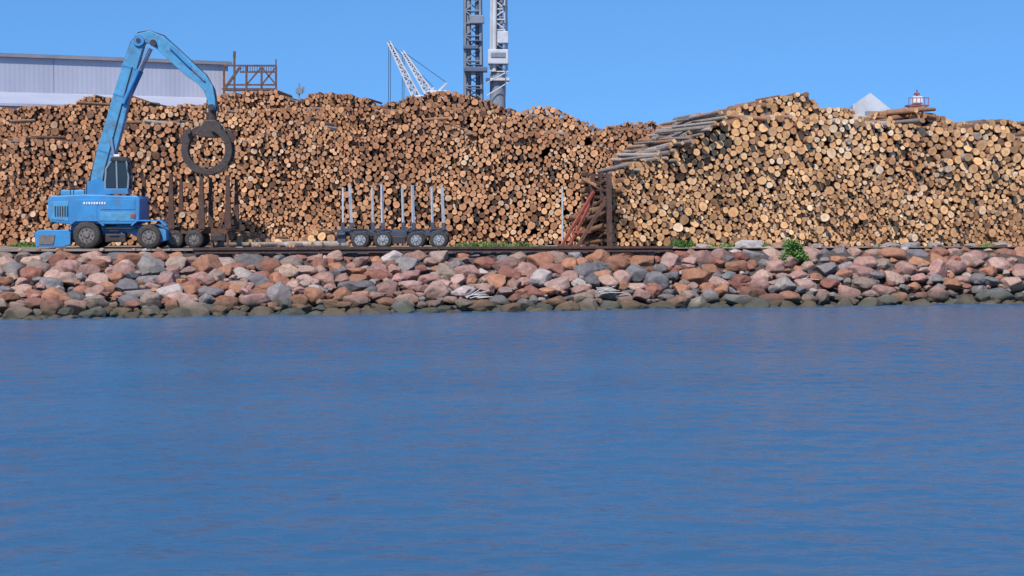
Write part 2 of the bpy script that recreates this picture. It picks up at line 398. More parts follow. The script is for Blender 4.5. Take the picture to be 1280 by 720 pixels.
# ---------------------------------------------------------------- mesh builder
class MB:
    def __init__(s): s.V=[];s.F=[];s.M=[];s.mats=[];s.S=[]
    def mi(s,m):
        if m not in s.mats: s.mats.append(m)
        return s.mats.index(m)
    def add(s,V,Fc,m,smooth=False):
        o=len(s.V); s.V+= [tuple(v) for v in V]; i=s.mi(m)
        for f in Fc: s.F.append(tuple(a+o for a in f)); s.M.append(i); s.S.append(smooth)
    def frombm(s,bm,m,smooth=False):
        bm.verts.index_update(); s.add([v.co[:] for v in bm.verts],[[v.index for v in f.verts] for f in bm.faces],m,smooth); bm.free()
    def box(s,c,size,m,bev=0.0,rot=(0,0,0)):
        bm=bmesh.new(); bmesh.ops.create_cube(bm,size=1)
        bmesh.ops.scale(bm,vec=size,verts=bm.verts)
        if bev>0: bmesh.ops.bevel(bm,geom=bm.edges[:],offset=bev,segments=2,affect='EDGES',profile=0.6)
        bmesh.ops.transform(bm,matrix=Matrix.Translation(Vector(c))@Euler(rot).to_matrix().to_4x4(),verts=bm.verts)
        s.frombm(bm,m)
    def cyl(s,p0,p1,r,m,seg=12,r2=None,smooth=True):
        p0=Vector(p0);p1=Vector(p1);r2=r if r2 is None else r2
        ax=(p1-p0).normalized(); u=ax.cross(Vector((0,0,1)))
        if u.length<1e-3: u=Vector((1,0,0))
        u.normalize(); v=ax.cross(u)
        A=[];B=[]
        for i in range(seg):
            a=2*math.pi*i/seg; d=u*math.cos(a)+v*math.sin(a); A.append(p0+d*r);B.append(p1+d*r2)
        s.add(A+B,[(i,(i+1)%seg,seg+(i+1)%seg,seg+i) for i in range(seg)],m,smooth)
        s.add(A,[tuple(range(seg))[::-1]],m); s.add(B,[tuple(range(seg))],m)
    def bar(s,p0,p1,w,h,m):
        p0=Vector(p0);p1=Vector(p1); ax=(p1-p0).normalized(); u=ax.cross(Vector((0,0,1)))
        if u.length<1e-3: u=Vector((1,0,0))
        u.normalize(); v=u.cross(ax)
        q=[]
        for p in (p0,p1):
            for a,b_ in ((-1,-1),(1,-1),(1,1),(-1,1)): q.append(p+u*a*w/2+v*b_*h/2)
        s.add(q,[(0,1,2,3),(7,6,5,4),(0,4,5,1),(1,5,6,2),(2,6,7,3),(3,7,4,0)],m)
    def prism(s,pts,y0,y1,m,bev=0.0):
        bm=bmesh.new(); vs=[bm.verts.new((p[0],y0,p[1])) for p in pts]; f=bm.faces.new(vs)
        r=bmesh.ops.extrude_face_region(bm,geom=[f])
        for e in r['geom']:
            if isinstance(e,bmesh.types.BMVert): e.co.y=y1
        bmesh.ops.recalc_face_normals(bm,faces=bm.faces)
        if bev>0: bmesh.ops.bevel(bm,geom=bm.edges[:],offset=bev,segments=2,affect='EDGES',profile=0.6)
        s.frombm(bm,m)
    def sweep(s,path,hs,y,wid,m,bev=0.03):
        P=[Vector(p) for p in path]; up=[];dn=[]
        for i,p in enumerate(P):
            a=P[max(0,i-1)];b_=P[min(len(P)-1,i+1)]; t=(b_-a).normalized(); n=Vector((-t.y,t.x))
            up.append(p+n*hs[i]);dn.append(p-n*hs[i])
        s.prism([tuple(q) for q in up]+[tuple(q) for q in dn[::-1]],y-wid/2,y+wid/2,m,bev)
    def wheel(s,c,r,w,tyre,hub):
        c=Vector(c); prof=[(-w/2,r*0.60),(-w/2,r*0.9),(-w*0.38,r),(w*0.38,r),(w/2,r*0.9),(w/2,r*0.60)]
        n=28; V=[];Fc=[]
        for k in range(n):
            a=2*math.pi*k/n; tr=1.0 if k%2 else 0.975
            for (y,rr) in prof:
                q=rr*(tr if rr>r*0.95 else 1); V.append(c+Vector((math.cos(a)*q,y,math.sin(a)*q)))
        m=len(prof)
        for k in range(n):
            for j in range(m-1): Fc.append((k*m+j,k*m+j+1,((k+1)%n)*m+j+1,((k+1)%n)*m+j))
        s.add(V,Fc,tyre,True)
        for sd in (-1,1):
            y=c.y+sd*w*0.5
            s.cyl((c.x,y-sd*w*0.25,c.z),(c.x,y-sd*w*0.10,c.z),r*0.60,hub,20)
            s.cyl((c.x,y-sd*w*0.10,c.z),(c.x,y+sd*w*0.04,c.z),r*0.26,hub,14,r2=r*0.18)
            for k in range(8):
                a=k*math.pi/4; q=Vector((c.x+math.cos(a)*r*0.42,y-sd*w*0.11,c.z+math.sin(a)*r*0.42))
                s.cyl(q,q+Vector((0,sd*0.05,0)),r*0.05,tyre,6)
    def obj(s,name):
        me=bpy.data.meshes.new(name); me.from_pydata(s.V,[],s.F); 
        for m in s.mats: me.materials.append(m)
        me.polygons.foreach_set('material_index',s.M); me.polygons.foreach_set('use_smooth',s.S); me.update()
        o=bpy.data.objects.new(name,me); scene.collection.objects.link(o); return o
def group(name,parts):
    e=bpy.data.objects.new(name,None); scene.collection.objects.link(e)
    for n,mb in parts:
        o=mb.obj(n); o.parent=e
    return e

BLUE=simple('blue_machine_paint',(0.035,0.23,0.50),0.5,0,0.18,1.0,(0.12,0.11,0.10),0.5)
BLUE2=simple('faded_blue_paint',(0.07,0.28,0.48),0.5,0,0.22,1.2,(0.10,0.08,0.07),0.6)
DSTEEL=simple('dark_steel',(0.045,0.042,0.045),0.55,0.3,0.3,3,(0.12,0.06,0.035),0.6)
GRAPM=simple('worn_grapple_steel',(0.06,0.045,0.04),0.6,0.2,0.35,4,(0.12,0.065,0.04),0.6)
RUST=simple('rusty_steel',(0.13,0.062,0.04),0.85,0,0.4,3,(0.05,0.03,0.025),0.7)
RUSTD=simple('dark_rusty_steel',(0.085,0.045,0.033),0.85,0,0.4,3,(0.04,0.028,0.024),0.7)
REDR=simple('red_primer_steel',(0.28,0.065,0.045),0.7,0,0.35,3,(0.09,0.05,0.04),0.75)
TYRE=simple('tyre_rubber',(0.035,0.033,0.032),0.85,0,0.3,4,(0.12,0.10,0.08),0.6)
HUB=simple('wheel_hub',(0.34,0.34,0.35),0.5,0.2,0.25,5,(0.08,0.06,0.05),0.6)
HUBD=simple('dusty_hub',(0.15,0.13,0.12),0.7,0,0.3,5)
ALU=simple('aluminium_stake',(0.62,0.62,0.62),0.35,0.3,0.15,2,(0.2,0.18,0.16),0.4)
GLASS=simple('tinted_glass',(0.02,0.028,0.03),0.08,0,0.2,1)
WHITE=simple('white_paint',(0.72,0.73,0.76),0.6,0,0.08,0.6,(0.4,0.36,0.33),0.35)
GREYP=simple('grey_crane_paint',(0.20,0.23,0.28),0.6,0,0.2,0.5,(0.12,0.11,0.10),0.5)
CHROME=simple('hydraulic_rod',(0.5,0.5,0.52),0.25,0.8,0.1,2)

# ---- material handler -------------------------------------------------
D=100.0
def L2(px,py,d=D):
    p=W(px,py,d); return (p.x,p.z)
def q(pts,d=D): return [L2(a,b_,d) for a,b_ in pts]
s=1/23.0
under=MB()
under.prism(q([(92,283),(100,280),(200,281),(207,286),(206,294),(176,297),(165,291),(135,291),(128,297),(92,295)]),D-0.75,D+1.1,BLUE,0.04)
under.prism(q([(50,291),(56,287),(92,287),(95,291),(95,305),(86,308),(52,308)]),D-1.25,D-0.75,BLUE,0.04)
under.prism(q([(52,292),(92,291),(92,303),(54,304)]),D-0.745,D+1.6,BLUE2,0.04)
under.prism(q([(56,293),(76,293),(74,305),(56,305)]),D-1.30,D-1.22,HUBD,0.01)
under.prism(q([(200,284),(213,287),(213,300),(203,303)]),D-1.2,D+1.6,BLUE,0.04)
under.box((L2(150,288)[0],D-0.95,L2(150,297)[1]),(1.1,0.5,0.45),DSTEEL,0.04)
under.bar((L2(134,289)[0],D-1.05,L2(134,285)[1]),(L2(176,289)[0],D-1.05,L2(176,285)[1]),0.5,0.05,DSTEEL)
for k in range(3):
    z=L2(0,288+k*6)[1]; under.bar((L2(140,0)[0],D-1.24,z),(L2(152,0)[0],D-1.24,z),0.05,0.04,DSTEEL)
for px in (113,190):
    x=L2(px,0)[0]; wr=0.74 if px<150 else 0.66
    for y in (D-1.25,D-0.62,D+1.2,D+1.75): under.wheel((x,y,GZ+wr),wr,0.5,TYRE,HUBD)
    under.cyl((x,D-1.2,GZ+wr),(x,D+1.7,GZ+wr),0.2,DSTEEL)
    under.prism([(x-0.95,GZ+1.27),(x-0.65,GZ+1.55),(x+0.65,GZ+1.55),(x+0.95,GZ+1.27),(x+0.9,GZ+1.22),(x+0.6,GZ+1.48),(x-0.6,GZ+1.48),(x-0.9,GZ+1.22)],D-1.5,D-0.8,BLUE,0.0)
under.cyl((L2(140,0)[0],D+0.2,L2(0,283)[1]),(L2(140,0)[0],D+0.2,L2(0,277)[1]),1.0,DSTEEL,32)
upper=MB()
upper.prism(q([(67,250),(72,245),(112,243),(178,245),(181,249),(180,276),(174,280),(88,280),(70,277),(67,270)]),D-1.3,D+1.5,BLUE,0.07)
upper.prism(q([(70,253),(93,251),(93,276),(71,274)]),D-1.325,D-1.29,BLUE2,0.01)
upper.prism(q([(97,250),(128,249),(128,276),(97,276)]),D-1.325,D-1.29,BLUE,0.01)
upper.prism(q([(132,249),(175,249),(175,262),(132,262)]),D-1.325,D-1.29,BLUE,0.01)
upper.prism(q([(132,265),(175,265),(174,276),(132,276)]),D-1.325,D-1.29,BLUE2,0.01)
for k in range(6): upper.box((L2(74+k*3,0)[0],D-1.34,L2(0,264)[1]),(0.06,0.03,0.55),DSTEEL)
for k,wd in enumerate([2,1.4,2,1.4,2,2,1.4,2,1.4]): upper.box((L2(110+k*3.2,0)[0],D-1.345,L2(0,254)[1]),(wd*s,0.02,0.12),WHITE)
upper.box((L2(170,0)[0],D-1.345,L2(0,270)[1]),(0.25,0.02,0.2),REDR)
upper.box((L2(90,0)[0],D+0.4,L2(0,241)[1]),(1.3,1.5,0.3),BLUE2,0.06)
upper.cyl((L2(84,0)[0],D+0.7,L2(0,243)[1]),(L2(84,0)[0],D+0.7,L2(0,229)[1]),0.08,DSTEEL)
for a,b_ in ((70,92),(96,112)):
    xa,xb=L2(a,0)[0],L2(b_,0)[0]; z0=L2(0,244)[1];z1=L2(0,226)[1]
    for x in (xa,xb): upper.cyl((x,D-1.15,z0),(x,D-1.15,z1),0.025,DSTEEL,6)
    upper.cyl((xa,D-1.15,z1),(xb,D-1.15,z1),0.025,DSTEEL,6); upper.cyl((xa,D-1.15,(z0+z1)/2),(xb,D-1.15,(z0+z1)/2),0.02,DSTEEL,6)
upper.prism(q([(106,245),(110,228),(124,222),(134,230),(140,245)]),D-0.25,D-0.12,BLUE,0.01)
upper.prism(q([(106,245),(110,228),(124,222),(134,230),(140,245)]),D+0.52,D+0.65,BLUE,0.01)
cab=MB()
cy0,cy1=D-1.35,D-0.35
cab.prism(q([(138,243),(137,236),(166,236),(167,243)]),cy0,cy1,BLUE,0.03)
cab.prism(q([(139,236),(140,212),(147,201),(163,201),(166,222),(166,236)]),cy0+0.06,cy1-0.06,GLASS,0.03)
for a,b_ in (((138,236),(139,212)),((139,212),(146,200)),((166,236),(167,222)),((167,222),(164,200)),((153,236),(152,201))):
    for y in (cy0+0.03,cy1-0.03):
        cab.bar((L2(*a)[0],y,L2(*a)[1]),(L2(*b_)[0],y,L2(*b_)[1]),0.07,0.08,GREYP)
cab.prism(q([(144,202),(146,197),(164,197),(167,202)]),cy0-0.02,cy1+0.02,DSTEEL,0.02)
cab.box((L2(165,0)[0],cy0-0.1,L2(0,212)[1]),(0.05,0.2,0.35),DSTEEL,0.01)
cab.box((L2(149,0)[0],cy0+0.5,L2(0,195)[1]),(0.3,0.3,0.12),WHITE,0.02)
arm=MB(); by=D+0.2
bp=q([(119,243),(124,222),(133,190),(143,155),(152,120),(162,84),(172,55),(176,47)])
arm.sweep(bp,[0.30,0.42,0.50,0.48,0.44,0.40,0.34,0.25],by,0.62,BLUE2,0.03)
sp=q([(168,56),(174,48),(186,46),(200,53),(219,70),(238,88),(252,99),(260,110),(264,124),(266,138)])
arm.sweep(sp,[0.20,0.28,0.34,0.38,0.40,0.38,0.33,0.28,0.22,0.16],by,0.5,BLUE2,0.03)
for i,r in ((2,15),(4,15),(5,16)):
    x,z=bp[i]; arm.box((x,by,z),(1.02 if i==2 else 0.9,0.66,0.08),BLUE,0.0,rot=(0,math.radians(r),0))
for p_,r_ in (((174,51),0.30),((119,240),0.28),((265,134),0.16),((192,54),0.18)):
    x,z=L2(*p_); arm.cyl((x,by-0.42,z),(x,by+0.42,z),r_,DSTEEL if r_<0.3 else BLUE,20)
x,z=L2(174,51); arm.cyl((x,by-0.45,z),(x,by+0.45,z),0.13,DSTEEL,14)
def hyd(a,b_,yo,r=0.11):
    a=L2(*a);b_=L2(*b_); A=Vector((a[0],by+yo,a[1]));B=Vector((b_[0],by+yo,b_[1])); Mx=A.lerp(B,0.6)
    arm.cyl(A,Mx,r,BLUE,12); arm.cyl(Mx,B,r*0.6,CHROME,10)
hyd((150,242),(140,172),0.42,0.13); hyd((150,242),(140,172),-0.42,0.13)
hyd((155,130),(187,60),-0.38,0.12); hyd((155,130),(187,60),0.38,0.12)
hyd((214,60),(256,101),-0.32,0.08)
def hose(pts,yo,r=0.03,m=DSTEEL):
    P=[Vector((L2(*p)[0],by+yo,L2(*p)[1])) for p in pts]
    for a,b_ in zip(P,P[1:]): arm.cyl(a,b_,r,m,6)
hose([(112,240),(112,222),(122,188),(132,152),(142,116),(153,80),(163,52),(172,40),(186,38),(204,44),(224,62),(243,80),(258,94),(268,112),(271,132),(266,150)],0.0,0.035)
hose([(128,232),(132,210),(140,180),(150,142),(158,112),(166,84)],-0.34,0.03)
hose([(110,240),(110,222),(120,188),(130,152)],0.2,0.03)
hose([(262,104),(270,118),(273,140),(268,158)],-0.2,0.03)
hose([(256,104),(258,122),(256,140),(260,156)],0.15,0.03)
for i in range(9):
    t=i/9; x0,z0=L2(116+26*t,225-75*t); arm.bar((x0-0.22,by-0.25,z0),(x0-0.22,by+0.25,z0),0.04,0.04,DSTEEL)
grap=MB()
x,z=L2(264,142); 
grap.box((x,by,z+0.1),(0.34,0.4,0.5),GRAPM,0.05)
grap.cyl((x,by,z),(x,by,L2(0,156)[1]),0.26,GRAPM,20)
grap.prism(q([(252,158),(256,150),(270,150),(277,158),(280,168),(268,172),(256,172),(243,168)]),by-0.45,by+0.45,GRAPM,0.05)
cx,cz=L2(259,187)
def claw(a0,a1,y,w):
    n=14; o=[];inn=[]
    for i in range(n+1):
        t=i/n; a=math.radians(a0+(a1-a0)*t); ro=1.36+0.05*math.sin(t*math.pi); ri=1.03 if t<0.9 else 1.03+ (t-0.9)*2.4
        o.append((cx+math.cos(a)*ro,cz+math.sin(a)*ro)); inn.append((cx+math.cos(a)*ri,cz+math.sin(a)*ri))
    grap.prism(o+inn[::-1],y-w/2,y+w/2,GRAPM,0.02)
for y in (by-0.55,by+0.55): claw(75,-105,y,0.16)
for y in (by-0.22,by+0.22): claw(105,285,y,0.16)
for a in (20,-30,-75,160,210,250):
    r=math.radians(a); ww=0.65 if abs(a)<90 else 0.32
    grap.cyl((cx+math.cos(r)*1.2,by-ww,cz+math.sin(r)*1.2),(cx+math.cos(r)*1.2,by+ww,cz+math.sin(r)*1.2),0.1,GRAPM,10)
for sgn in (-1,1):
    grap.cyl((cx+sgn*0.3,by-0.3*sgn,L2(0,162)[1]),(cx+sgn*1.15,by-0.3*sgn,cz+0.7),0.1,GRAPM,10)
    grap.cyl((cx+sgn*0.95,by-0.6,cz+0.95),(cx+sgn*0.95,by+0.6,cz+0.95),0.13,GRAPM,10)
    grap.prism([(cx+sgn*0.9,cz+1.2),(cx+sgn*1.25,cz+1.05),(cx+sgn*1.52,cz+0.6),(cx+sgn*1.35,cz+0.35),(cx+sgn*1.1,cz+0.7)],by-0.12,by+0.12,GRAPM,0.02)
group('material_handler',[('undercarriage',under),('upper_body',upper),('cab',cab),('boom_and_stick',arm),('log_grapple',grap)])

# ---- timber trailer beside the handler
D=101.0
tr=MB()
for y in (D-0.6,D+0.6): tr.bar((L2(204,288)[0],y,L2(0,289)[1]),(L2(286,0)[0],y,L2(0,289)[1]),0.12,0.28,RUST)
for px,top in ((213,218),(251,217),(284,219)):
    x=L2(px,0)[0]; zb=L2(0,286)[1]
    tr.box((x,D,zb),(0.22,2.5,0.2),RUST,0.02)
    for y,dx,tt,w in ((D-1.2,0,top,0.26),(D+1.2,0.10,top+4,0.22)):
        zt=L2(0,tt)[1]
        tr.prism([(x+dx-w*0.7,zb),(x+dx+w*0.7,zb),(x+dx+w*0.35,zt),(x+dx-w*0.35,zt)],y-0.1,y+0.1,RUSTD,0.02)
    tr.bar((x,D-0.9,zb+0.1),(x,D-1.15,zb+1.0),0.08,0.1,RUST)
    tr.bar((x-0.45,D-1.2,zb),(x-0.05,D-1.2,zb+1.1),0.08,0.08,RUST)
tr.prism(q([(178,221),(182,221),(181,252),(177,252)],D),D-0.1,D+0.1,RUSTD,0.01)
tr.bar((L2(178,0)[0],D,L2(0,252)[1]),(L2(213,0)[0],D,L2(0,285)[1]),0.1,0.1,RUST)
for px in (216,241):
    for y in (D-1.05,D+1.05): tr.wheel((L2(px,0)[0],y,GZ+0.5),0.5,0.42,TYRE,HUBD)
    tr.cyl((L2(px,0)[0],D-1,GZ+0.5),(L2(px,0)[0],D+1,GZ+0.5),0.1,DSTEEL)
tr.box((L2(270,0)[0],D-0.7,L2(0,297)[1]),(0.8,0.5,0.35),DSTEEL,0.04)
tr.bar((L2(262,0)[0],D-0.8,L2(0,292)[1]),(L2(262,0)[0],D-0.8,GZ),0.12,0.12,RUST)
tr.bar((L2(282,0)[0],D-0.8,L2(0,292)[1]),(L2(282,0)[0],D-0.8,GZ),0.12,0.12,RUST)
tgrp=group('timber_bunk_trailer',[('frame',tr)])
SD=newstore()
xa=L2(217,0)[0]; zb=L2(0,284)[1]
c=pack(xa,L2(247,0)[0],lambda x:np.full_like(x,zb),lambda x:zb+0.85+0*x,lambda x,z:random.uniform(0.11,0.2))
for x,z,r in c:
    SD['P0'].append((x,D-0.9+random.uniform(-.15,.15),z));SD['P1'].append((x,D+1.2,z));SD['R0'].append(r);SD['R1'].append(r*.9);SD['rnd'].append(random.uniform(.3,1));SD['s'].append(0)
if c: build_logs('load_logs',SD,M_END_A).parent=tgrp

# ---- empty log trailer
D=99.0
tb=MB()
NAVY=simple('navy_chassis',(0.06,0.07,0.10),0.5,0.1,0.25,3,(0.14,0.12,0.10),0.5)
for y in (D-0.45,D+0.45):
    tb.bar((L2(424,0)[0],y,L2(0,292)[1]),(L2(560,0)[0],y,L2(0,292)[1]),0.14,0.22,NAVY)
tb.bar((L2(422,0)[0],D-1.2,L2(0,288)[1]),(L2(561,0)[0],D-1.2,L2(0,288)[1]),0.06,0.14,NAVY)
for px in (435,473,511,548):
    x=L2(px,0)[0]; zz=L2(0,287)[1]
    tb.box((x,D,zz),(0.2,2.5,0.16),NAVY,0.02)
    zt=L2(0,232)[1]
    xn=L2(px+8,0)[0]; xf=L2(px-8,0)[0]
    tb.bar((x,D-1.2,zz),(xn,D-1.2,zz),0.12,0.14,NAVY); tb.bar((x,D+1.2,zz),(xf,D+1.2,zz),0.12,0.14,NAVY)
    tb.bar((xn,D-1.2,zz),(xn-0.06+random.uniform(-.05,.05),D-1.25,zt+random.uniform(-.1,.1)),0.10,0.13,ALU)
    tb.bar((xf,D+1.2,zz),(xf-0.04+random.uniform(-.05,.05),D+1.25,zt-0.1),0.09,0.10,ALU)
    tb.box((xn,D-1.2,zz+0.2),(0.2,0.2,0.4),NAVY,0.02)
    tb.box((xf,D+1.2,zz+0.2),(0.2,0.2,0.4),NAVY,0.02)
for px in (453,481,522,550):
    x=L2(px,0)[0]
    for y in (D-1.05,D+1.05): tb.wheel((x,y,GZ+0.5),0.5,0.4,TYRE,HUB)
    tb.cyl((x,D-1,GZ+0.5),(x,D+1,GZ+0.5),0.09,DSTEEL)
    tb.prism([(x-0.5,GZ+0.95),(x-0.35,GZ+1.08),(x+0.35,GZ+1.08),(x+0.5,GZ+0.95),(x+0.48,GZ+0.92),(x+0.33,GZ+1.04),(x-0.33,GZ+1.04),(x-0.48,GZ+0.92)],D-1.28,D-0.82,DSTEEL)
tb.box((L2(501,0)[0],D-0.9,L2(0,299)[1]),(0.7,0.5,0.4),DSTEEL,0.04)
tb.box((L2(430,0)[0],D-0.7,L2(0,297)[1]),(0.45,0.5,0.5),NAVY,0.04)
tb.bar((L2(428,0)[0],D-0.9,L2(0,296)[1]),(L2(428,0)[0],D-0.9,GZ),0.1,0.1,NAVY)
tb.box((L2(559,0)[0],D,L2(0,295)[1]),(0.08,2.4,0.2),REDR,0.02)
group('log_trailer',[('chassis',tb)])

# ---- steel rack holding the end of the right pile
rk=MB()
def seg(a,b_,y,w,m,y2=None):
    y2=y if y2 is None else y2
    pa=W(a[0],a[1],y);pb=W(b_[0],b_[1],y2); rk.bar(pa,pb,w,w,m)
seg((761,218),(762,309),104.6,0.30,RUSTD)
seg((752,215),(754,307),105.8,0.24,RUSTD)
seg((741,218),(738,306),107,0.24,RUSTD); seg((730,214),(728,304),109,0.24,RUST)
for k in range(10):
    y=220+k*9; seg((728,y-2),(761,y),109,0.15,RUSTD,104.8)
for k in range(4):
    y=225+k*22; seg((729,y+20),(757,y),108.8,0.13,RUST,105)
seg((757,250),(722,308),104.5,0.17,RUST,103.9); seg((745,235),(702,307),107,0.15,REDR,105.5); seg((737,256),(712,307),106,0.13,REDR,105)
seg((700,307),(748,307),105.5,0.14,RUST,104.3); seg((712,290),(740,290),105.4,0.12,REDR,104.6)
rko=rk.obj('timber_rack')
SE=newstore()
for k in range(46):
    px=random.uniform(733,762); p=W(px,random.uniform(226,303),random.uniform(106,108.5))
    addlog(SE,p,Vector((-0.8,1.1,random.gauss(0,0.25))),3.0,random.uniform(0.12,0.2),random.random()*0.6,0)
build_logs('rack_logs',SE,M_END_A).parent=rko
pole=MB(); pp=W(703,234,106); pole.cyl((pp.x,106,GZ),(pp.x,106,pp.z),0.055,ALU,10); pole.box((pp.x,106,GZ+0.06),(0.5,0.5,0.12),RUSTD,0.02); pole.obj('marker_pole')

# ---- rail beams along the crest
rb=MB()
def crest(px0,px1,off,z,h,w,m):
    xa=(px0-640)/F*96.5; xb=(px1-640)/F*98.5
    n=max(1,int((xb-xa)/6)); 
    for i in range(n):
        a=xa+(xb-xa)*i/n; b_=xa+(xb-xa)*(i+1)/n-0.06
        rb.bar((a,Dt(a)+off,z+random.uniform(-.01,.01)),(b_,Dt(b_)+off,z+random.uniform(-.01,.01)),w,h,m)
crest(252,842,-0.45,GZ+0.10,0.12,0.34,RUSTD)
crest(252,842,-0.45,GZ-0.01,0.10,0.10,DSTEEL)
crest(254,842,-0.45,GZ-0.10,0.08,0.40,RUSTD)
crest(330,842,0.9,GZ+0.06,0.14,0.3,DSTEEL)
rb.obj('crane_rail')

# ---------------------------------------------------------------- warehouse
def sheetmat(name,ca_,cb_):
    m,nt,b=newmat(name)
    wv_=nt.nodes.new('ShaderNodeTexWave'); wv_.inputs['Scale'].default_value=0.9; wv_.bands_direction='X'
    t=nt.nodes.new('ShaderNodeTexCoord'); nt.links.new(t.outputs['Object'],wv_.inputs['Vector'])
    n1=noise(nt,0.25,6,0.6,mscale=(1,1,0.3))
    c=ramp(nt,n1,[(0.3,ca_),(0.7,cb_)])
    nt.links.new(c,b.inputs['Base Color']); b.inputs['Roughness'].default_value=0.6; bump(nt,b,wv_.outputs['Fac'],0.15,0.05)
    return m
mwh=sheetmat('warehouse_sheet',(0.33,0.34,0.41),(0.43,0.44,0.51))
mlt=sheetmat('warehouse_roof_sheet',(0.36,0.38,0.46),(0.44,0.46,0.54))
wh=MB()
a=Vector((-75.0,132.0,0)); e=Vector((-24.2,157.5,0)); dirw=(e-a).normalized(); nrm=Vector((dirw.y,-dirw.x,0))
def wallbox(p,q_,z0,z1,dep,m,out=0.0):
    P=[p+nrm*out,q_+nrm*out,q_-nrm*dep,p-nrm*dep]
    V=[(v.x,v.y,z0) for v in P]+[(v.x,v.y,z1) for v in P]
    wh.add(V,[(0,1,5,4),(1,2,6,5),(2,3,7,6),(3,0,4,7),(4,5,6,7)],m)
ZT=17.3
wallbox(a,e,GZ-0.1,ZT,30,mwh)
ROOFD=simple('roof_edge',(0.24,0.22,0.24),0.7,0,0.2,0.5)
wallbox(a-dirw*0.3,e+dirw*0.3,ZT+0.003,ZT+0.28,30.3,ROOFD,0.3)
Lw=(e-a).length
for k in range(int(Lw/6)):
    p=a+dirw*(k*6); wallbox(p,p+dirw*0.05,10,ZT-0.01,0.0,ROOFD,0.02)
V=[a+nrm*0.3,e+nrm*0.3,e-nrm*15,a-nrm*15]
wh.add([(V[0].x,V[0].y,ZT+0.29),(V[1].x,V[1].y,ZT+0.29),(V[2].x,V[2].y,ZT+1.0),(V[3].x,V[3].y,ZT+1.0)],[(0,1,2,3)],mwh)
e2=e+dirw*2.5
def P3(p,o,z): v=p+nrm*o; return (v.x,v.y,z)
wh.add([P3(a,0.01,14.5),P3(e2,0.01,14.5),P3(e2,7,13.2),P3(a,7,13.2),P3(a,7,13.0),P3(e2,7,13.0),P3(e2,0.01,14.3),P3(a,0.01,14.3)],[(0,1,2,3),(3,2,5,4),(1,6,5,2),(0,3,4,7),(4,5,6,7)],mlt)
wh.add([P3(a,6.5,GZ),P3(e2,6.5,GZ),P3(e2,6.5,13.05),P3(a,6.5,13.05)],[(0,1,2,3)],mlt)
wh.add([P3(e2,6.5,GZ),P3(e2,0,GZ),P3(e2,0,14.3),P3(e2,6.5,13.05)],[(0,1,2,3)],mwh)
wh.obj('warehouse')
st=MB()
Ds=153
def sg(a,b_,w=0.16,d0=0,d1=0,m=None): st.bar(W(a[0],a[1],Ds+d0),W(b_[0],b_[1],Ds+d1),w,w,m or RUST)
for d in (0,2.5):
    for px in (280,293,308,327,345): sg((px,82 if px!=293 else 64),(px,150),0.16,d,d)
    for py in (82,90,106,112): sg((280 if py!=90 else 300,py),(345,py),0.14,d,d)
    sg((280,112),(300,84),0.2,d,d); sg((308,106),(327,84),0.12,d,d); sg((327,106),(345,84),0.12,d,d); sg((327,84),(345,106),0.12,d,d)
for px in (280,293,308,327,345):
    for py in (82,106): st.bar(W(px,py,Ds),W(px,py,Ds+2.5),0.12,0.12,RUST)
for k in range(12):
    px=281+k*1.7; py=111-k*2.4; st.bar(W(px,py,Ds),W(px,py,Ds+2.5),0.3,0.05,RUST)
for k in range(16): px=301+k*2.9; sg((px,82),(px,90),0.05)
sg((345,82),(345,74),0.1); sg((293,64),(293,72),0.2)
st.bar(W(280,112,Ds+1.2),W(345,112,Ds+1.2),2.4,0.1,RUST)
st.obj('steel_stair_tower')
mast=MB(); mast.bar(W(374,150,140),W(374,104,140),0.12,0.12,GREYP); mast.bar(W(371,110,140),W(380,110,140),0.1,0.1,GREYP); mast.bar(W(379,116,140),W(379,108,140),0.14,0.14,GREYP); mast.box(W(374,114,140),(0.5,0.3,0.4),GREYP); mast.obj('antenna_mast')

# ---------------------------------------------------------------- harbour cranes
def lattice(mb,c0,c1,w0,w1,n,m,leg=0.3,br=0.16):
    c0=Vector(c0);c1=Vector(c1); ax=(c1-c0).normalized(); u=ax.cross(Vector((0,1,0)))
    if u.length<1e-3: u=Vector((1,0,0))
    u.normalize(); v=ax.cross(u).normalized()
    ring=[]
    for i in range(n+1):
        t=i/n; c=c0.lerp(c1,t); w=(w0+(w1-w0)*t)/2
        ring.append([c+u*a*w+v*b_*w for a,b_ in ((-1,-1),(1,-1),(1,1),(-1,1))])
    for i in range(n):
        for k in range(4):
            mb.bar(ring[i][k],ring[i+1][k],leg,leg,m); mb.bar(ring[i][k],ring[i][(k+1)%4],br,br,m)
            if (i+k)%2: mb.bar(ring[i][k],ring[i+1][(k+1)%4],br,br,m)
            else: mb.bar(ring[i][(k+1)%4],ring[i+1][k],br,br,m)
DC=280
WP=simple('crane_white_paint',(0.50,0.52,0.56),0.5,0,0.15,0.4,(0.3,0.27,0.25),0.4)
DKB=simple('crane_dark_blue',(0.09,0.12,0.18),0.5,0,0.2,0.5)
c1=MB()
def pw_(px,py): return W(px,py,DC)
x=pw_(593,0).x
lattice(c1,(x,DC,GZ),(x-0.4,DC,52),2.8,2.2,26,GREYP,0.36,0.16)
c1.cyl((x-0.9,DC-0.6,GZ),(x-0.9,DC-0.6,50),0.42,GREYP,12)
c1.cyl((x+0.7,DC-0.6,GZ),(x+0.3,DC-0.6,50),0.34,DKB,12)
c1.box((x+0.2,DC-1.5,pw_(0,88).z),(3.5,3,0.7),DKB,0.1)
c1.box((x-0.5,DC-1.6,pw_(0,60).z),(2.3,0.6,0.5),DKB,0.05)
c1.box((x+0.4,DC-1.8,pw_(0,26).z),(2.2,1.5,1.2),GREYP,0.1)
for k in range(8):
    z=pw_(0,112).z+k*3.6; c1.box((x+0.2,DC-1.4,z),(2.2,1.2,0.12),DKB)
